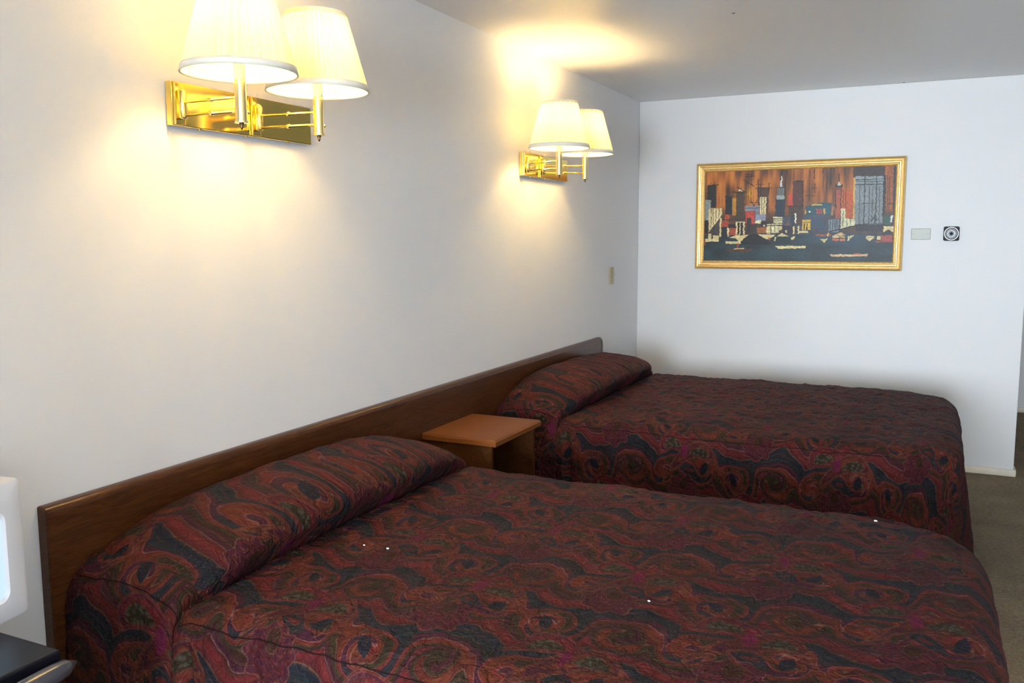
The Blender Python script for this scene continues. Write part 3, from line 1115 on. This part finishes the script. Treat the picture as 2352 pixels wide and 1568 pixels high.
STROKES = (
    (847,107,852,602,2), (905,109,910,593,2), (802,183,939,187,2), (802,135,938,133,1), (802,150,938,161,1), (824,196,828,612,1),
    (872,208,876,592,1), (888,209,892,592,1), (922,210,927,593,1), (836,384,896,382,1), (876,597,907,512,1), (885,511,919,572,1),
    (883,552,924,552,1), (903,491,904,593,1), (677,683,833,602,2), (809,607,942,593,1), (592,7,593,109,2), (675,8,677,180,2),
    (657,36,656,220,1), (567,21,570,340,1), (549,288,604,290,1), (583,207,608,208,1), (598,166,599,259,1), (637,9,636,55,2),
    (755,61,758,427,1), (744,233,745,407,1), (244,13,245,341,1), (256,14,258,331,1), (222,65,275,62,1), (227,44,269,44,1), (212,96,275,173,1),
    (296,100,297,295,2), (309,143,310,290,1), (354,140,354,265,2), (281,196,370,198,1), (283,154,328,152,1), (15,149,75,149,2),
    (29,120,29,173,1), (53,121,53,174,1), (116,278,159,278,2), (124,263,124,295,1), (153,232,233,233,2), (185,180,217,223,2),
    (207,175,199,212,1), (250,352,300,353,1), (255,331,276,395,1), (292,321,271,395,1), (229,413,305,415,1), (318,301,319,481,1),
    (331,301,332,481,1), (37,416,38,627,1), (48,413,49,595,1), (65,411,65,562,1), (81,409,81,519,1), (406,199,406,273,1), (416,200,416,273,1),
    (425,200,426,273,1), (395,196,439,198,1), (393,324,442,326,1), (422,336,423,504,1), (383,534,432,535,1), (383,556,432,556,1),
    (351,608,434,609,2), (371,576,372,703,1), (392,587,393,682,1), (448,399,540,400,1), (497,131,535,132,2), (535,132,537,402,2),
    (683,554,685,683,1), (696,554,697,678,1), (708,555,709,673,1), (718,555,719,663,1), (746,448,748,632,1), (767,550,768,627,1),
    (784,550,785,612,1), (537,573,581,574,1), (957,102,964,513,1), (968,113,973,493,1), (977,213,996,233,1), (965,392,998,393,1),
    (947,97,957,97,1), (913,40,946,40,1), (98,541,229,538,1), (138,628,182,628,1), (229,447,230,692,1), (718,59,719,141,2), (705,242,707,426,2),
    (732,243,734,427,2), (128,714,160,719,1), (230,698,393,693,1), (712,750,762,750,1), (664,849,693,838,1),
)


def paint_city(nx=640, ny=330):
    """the flat painted picture: streaked sky, harbour water and blocks of buildings (canvas units 0..1000)"""
    gx, gy = np.meshgrid(np.linspace(0, 1000, nx), np.linspace(0, 1000, ny))
    img = np.zeros((ny, nx, 3))
    n1 = vnoise(gx / 26, gy / 300, 40) + 0.5 * vnoise(gx / 9, gy / 160, 41)
    n2 = vnoise(gx / 60, gy / 110, 42)
    n3 = vnoise(gx / 8, gy / 14, 43)
    t_ = np.clip(0.52 + 0.95 * n1 + 0.35 * n2, 0, 1)[..., None]
    brown, rust, orange = np.array([74, 48, 30.]), np.array([166, 94, 40.]), np.array([214, 132, 56.])
    sky = np.where(t_ < 0.5, brown + (rust - brown) * t_ * 2, rust + (orange - rust) * (t_ - 0.5) * 2)
    w = np.clip(0.5 + 0.9 * vnoise(gx / 90, gy / 60, 44) + 0.25 * n3, 0, 1)[..., None]
    water = np.array([34, 38, 38.]) + (np.array([52, 72, 76.]) - np.array([34, 38, 38.])) * w
    town = np.array([58, 44, 40.]) + (np.array([92, 62, 44.]) - np.array([58, 44, 40.])) * np.clip(0.5 + n1 + n3, 0, 1)[..., None]
    a = np.clip((gy - 420 + 130 * n1) / 120, 0, 1)[..., None]
    img = sky * (1 - a) + town * a
    b = np.clip((gy - 690) / 40, 0, 1)[..., None]
    img = img * (1 - b) + water * b
    hz = np.exp(-((gx - 600) / 95) ** 2 - ((gy - 560) / 150) ** 2)[..., None] * np.clip(0.85 + n2[..., None], 0, 1)
    img = img * (1 - hz) + np.array([62, 96, 130.]) * hz
    hz = np.exp(-((gx - 790) / 130) ** 2 - ((gy - 780) / 90) ** 2)[..., None] * 0.45
    img = img * (1 - hz) + np.array([66, 92, 118.]) * hz
    hz = np.exp(-((gx - 250) / 14) ** 2 - ((gy - 250) / 70) ** 2)[..., None] * 0.9
    img = img * (1 - hz) + np.array([224, 160, 30.]) * hz
    jx, jy = gx + 6 * vnoise(gx / 14, gy / 14, 45), gy + 9 * vnoise(gx / 14, gy / 18, 46)
    for pts, c in CITY:
        ins = np.zeros((ny, nx), bool)
        for k in range(len(pts)):
            (x1, y1), (x2, y2) = pts[k - 1], pts[k]
            if y1 == y2:
                continue
            ins ^= ((y1 > jy) != (y2 > jy)) & (jx < (x2 - x1) * (jy - y1) / (y2 - y1) + x1)
        img[ins] = np.array(c) * (1 + 0.22 * n3[ins] + 0.12 * n2[ins])[:, None]
    for (x1, y1, x2, y2, w_) in STROKES:
        # the canvas is about twice as wide as high
        ax, ay, bx_, by_ = x1, y1 / 2.0, x2, y2 / 2.0
        px, py = jx, jy / 2.0
        L2 = (bx_ - ax) ** 2 + (by_ - ay) ** 2 + 1e-6
        t2 = np.clip(((px - ax) * (bx_ - ax) + (py - ay) * (by_ - ay)) / L2, 0, 1)
        d = np.hypot(px - ax - t2 * (bx_ - ax), py - ay - t2 * (by_ - ay))
        f = np.clip(1.6 * w_ ** 0.6 + 0.4 - d, 0, 1)[..., None] * (0.65 + 0.2 * w_)
        f = np.clip(f, 0, 1)
        img = img * (1 - f) + np.array([30, 25, 24.]) * f
    return np.clip(img / 255.0, 0, 1)



painting()


# ------------------------------------------------------------------ wall fittings
def blank_plate():
    r = empty('wall_plate', (1.8525, 0, 1.467))
    tag(r, 'blank almond cover plate on the back wall between painting and thermostat', 'wall plate')
    from_bm('cover', box_bm(-0.0555, 0.0555, -0.006, -0.0005, 0, 0.069, 0.0025, 2), M['almond'], r, False)
    for s in (-1, 1):
        from_bm('screw', lathe_bm([(0.0, -0.0078), (0.0018, -0.0077), (0.0024, -0.0062)], 12, (s * 0.0395, 0, 0.034), 'y'), M['screw'], r, True)


blank_plate()


def thermostat():
    r = empty('thermostat', (2.025, 0, 1.503))
    tag(r, 'square dark thermostat with a round silver dial on the back wall', 'thermostat')

    def rsq(bm, half, rad, y, n=8):
        ring = []
        for cx_, cz_, a0 in ((1, 1, 0), (-1, 1, PI / 2), (-1, -1, PI), (1, -1, 3 * PI / 2)):
            for k in range(n + 1):
                a = a0 + k / n * PI / 2
                ring.append(bm.verts.new((cx_ * (half - rad) + rad * math.cos(a), y, cz_ * (half - rad) + rad * math.sin(a))))
        return ring

    bm = bmesh.new()
    rings = [rsq(bm, .044, .010, -0.0005), rsq(bm, .044, .010, -0.026), rsq(bm, .041, .009, -0.030)]
    for a, b in zip(rings, rings[1:]):
        for k in range(len(a)):
            bm.faces.new((a[k], a[(k + 1) % len(a)], b[(k + 1) % len(a)], b[k]))
    bm.faces.new(rings[0]); bm.faces.new(rings[-1])
    from_bm('casing', bm, M['thermo_body'], r)
    rg = []
    bm = bmesh.new()
    for (r_, y_) in ((.041, -.0303), (.041, -.035), (.0385, -.0365), (.036, -.035), (.036, -.0303)):
        rg.append([bm.verts.new((r_ * math.cos(2 * PI * k / 64), y_, r_ * math.sin(2 * PI * k / 64))) for k in range(64)])
    for a, b in zip(rg, rg[1:]):
        for k in range(64):
            bm.faces.new((a[k], a[(k + 1) % 64], b[(k + 1) % 64], b[k]))
    from_bm('ring', bm, M['chrome'], r, True)
    dl = from_bm('dial', lathe_bm([(.0345, -.0303), (.0345, -.033), (.030, -.037), (.018, -.0395), (.012, -.0375), (.0, -.0365)], 48, (0, 0, 0), 'y'), M['dial'], r, True)
    from_bm('knob', lathe_bm([(.0085, -.0370), (.0085, -.0400), (.006, -.042), (0, -.0425)], 20, (0, 0, 0), 'y'), M['thermo_body'], dl, True)


thermostat()


def light_switch():
    r = empty('light_switch', (0, -0.5775, 1.1775))
    tag(r, 'ivory toggle light switch on the headboard wall near the corner', 'light switch')
    from_bm('cover', box_bm(0.0005, 0.0065, -0.0385, 0.0385, 0, 0.114, 0.0028, 2), M['ivory'], r)
    bm = box_bm(0.0066, 0.024, -0.0045, 0.0045, -0.005, 0.005, 0.0015, 1)
    bmesh.ops.rotate(bm, verts=bm.verts, cent=(0.0066, 0, 0), matrix=Matrix.Rotation(math.radians(-28), 3, 'Y'))
    bmesh.ops.translate(bm, verts=bm.verts, vec=(0.001, 0, 0.060))
    from_bm('toggle', bm, M['almond'], r)
    for z_ in (0.027, 0.087):
        from_bm('screw', lathe_bm([(0.0, 0.0085), (0.0018, 0.0083), (0.0026, 0.0068)], 12, (0, 0, z_), 'x'), M['screw'], r, True)


light_switch()


# ------------------------------------------------------------------ television on black cabinet
def black_cabinet():
    r = empty('cabinet', (0.012, -5.38, 0))
    tag(r, 'glossy black cabinet against the wall beside the nearer bed', 'cabinet')
    hw, D, Z = 0.315, 0.445, 0.712
    from_bm('body', box_bm(0.0, D - 0.02, -hw + 0.01, hw - 0.01, 0.0, Z - 0.030, 0.004, 2), M['black_gloss'], r)
    from_bm('top', box_bm(0.0, D, -hw, hw, Z - 0.0295, Z, 0.005, 3), M['black_gloss'], r)
    # rounded front lip, slimmer and pulled back towards its ends
    bm = bmesh.new()
    rings = []
    for k in range(25):
        s = -1 + 2 * k / 24
        tp = math.sqrt(max(0.0, 1 - abs(s) ** 14)) * 0.85 + 0.15
        bow = 0.018 * (1 - s * s)
        ring = []
        for j in range(14):
            a = 2 * PI * j / 14
            ring.append(bm.verts.new((D + 0.024 + bow + 0.020 * tp * math.cos(a), s * (hw + 0.012), Z - 0.026 + 0.020 * tp * math.sin(a))))
        rings.append(ring)
    for a, b in zip(rings, rings[1:]):
        for j in range(14):
            bm.faces.new((a[j], a[(j + 1) % 14], b[(j + 1) % 14], b[j]))
    bm.faces.new(rings[0]); bm.faces.new(rings[-1])
    from_bm('front_lip', bm, M['black_trim'], r, True)
    for s in (-1, 1):
        dr = from_bm('door', box_bm(D - 0.0195, D - 0.002, min(0.003 * s, s * (hw - 0.012)), max(0.003 * s, s * (hw - 0.012)), 0.05, Z - 0.052, 0.004, 2), M['black_gloss'], r)
        from_bm('handle', lathe_bm([(0.006, 0.0), (0.005, 0.012), (0.011, 0.018), (0.011, 0.023), (0.0, 0.026)], 16, (D - 0.0018, s * 0.05, 0.40), 'x'), M['black_trim'], dr, True)


black_cabinet()


def television():
    r = empty('television', (0.175, -5.205, 0.7125))
    r.rotation_euler = (0, 0, math.radians(9))
    tag(r, 'white boxy television with a glowing pale blue screen on the black cabinet', 'television')
    hw, Hh = 0.215, 0.292
    D0, D1 = -0.10, 0.105
    # casing: rounded block with an opening for the screen
    bm = bmesh.new()

    def rr(x_, hy, z0, z1, rad, n=6):
        ring = []
        for cy_, cz_, a0 in ((1, 1, 0), (-1, 1, PI / 2), (-1, -1, PI), (1, -1, 3 * PI / 2)):
            for k in range(n + 1):
                a = a0 + k / n * PI / 2
                yy = cy_ * (hy - rad) + rad * math.cos(a)
                zz = (z1 - rad if cz_ > 0 else z0 + rad) + rad * math.sin(a)
                ring.append(bm.verts.new((x_, yy, zz)))
        return ring

    rings = [rr(D0, hw * 0.72, 0.03, Hh * 0.86, .02), rr(D0 + 0.05, hw * 0.80, 0.012, Hh * 0.94, .02), rr(D0 + 0.07, hw - .006, 0.0, Hh, .012),
             rr(D1 - 0.012, hw, 0.0, Hh, .012), rr(D1 - 0.003, hw - .003, 0.003, Hh - .003, .010), rr(D1, hw - .010, 0.010, Hh - .010, .008),
             rr(D1, hw - .046, 0.044, Hh - .058, .022), rr(D1 - 0.008, hw - .050, 0.048, Hh - .062, .022)]
    for a, b in zip(rings, rings[1:]):
        for k in range(len(a)):
            bm.faces.new((a[k], a[(k + 1) % len(a)], b[(k + 1) % len(a)], b[k]))
    bm.faces.new(rings[0])
    o = from_bm('casing', bm, M['white_plastic'], r, True)
    o.data.set_sharp_from_angle(angle=math.radians(40))
    bm = bmesh.new()
    r1 = rr(D1 - 0.0075, hw - .0495, 0.0475, Hh - .0615, .022)
    r2 = rr(D1 - 0.005, (hw - .050) * 0.8, 0.07, Hh - .078, .02)
    for k in range(len(r1)):
        bm.faces.new((r1[k], r1[(k + 1) % len(r1)], r2[(k + 1) % len(r1)], r2[k]))
    bm.faces.new(r2)
    from_bm('screen', bm, M['screen'], r, True)


television()


# ------------------------------------------------------------------ small stray marks
def speck(name, loc, sx, sy, sz, mat, label, cat, group=None):
    bm = bmesh.new()
    bmesh.ops.create_icosphere(bm, subdivisions=2, radius=1.0)
    for v_ in bm.verts:
        k = 1 + 0.3 * math.sin(v_.co.x * 5 + loc[0] * 40) * math.cos(v_.co.y * 4)
        v_.co = Vector((v_.co.x * sx * k, v_.co.y * sy * k, v_.co.z * sz))
    o = from_bm(name, bm, mat, None, True)
    o.location = loc
    return tag(o, label, cat, group)


M['lint'] = simple('lint_white', (0.8, 0.78, 0.74, 1), 0.8)
speck('ceiling_speck', (1.112, -2.222, 2.4395), 0.007, 0.004, 0.0015, M['thermo_body'], 'tiny dark speck alone on the open ceiling', 'speck')
speck('ceiling_speck', (1.715, -0.02, 2.4395), 0.008, 0.003, 0.0015, M['thermo_body'], 'tiny dark speck on the ceiling edge above the framed painting', 'speck')

_dg = bpy.context.evaluated_depsgraph_get()


def on_bed(x_, y_):
    hit, loc, *_ = SC.ray_cast(_dg, Vector((x_, y_, 1.2)), Vector((0, 0, -1)))
    return loc.z if hit else 0.65


for (x_, y_, s_, lab_) in ((0.557, -4.213, .0026, 'tiny white lint fleck closest to the pillow tuck on the nearer bed'),
                           (0.626, -4.200, .0034, 'tiny white lint fleck just right of the one closest to the pillow tuck'),
                           (1.373, -4.235, .0028, 'tiny white lint fleck in the middle of the nearer bedspread'),
                           (1.813, -3.367, .0040, 'tiny white lint fleck by the far foot corner of the nearer bed')):
    speck('lint', (x_, y_, on_bed(x_, y_) + s_ * 0.5), s_ * 1.3, s_ * 0.8, s_ * 0.7, M['lint'], lab_, 'lint', 'lint flecks on the nearer bed')
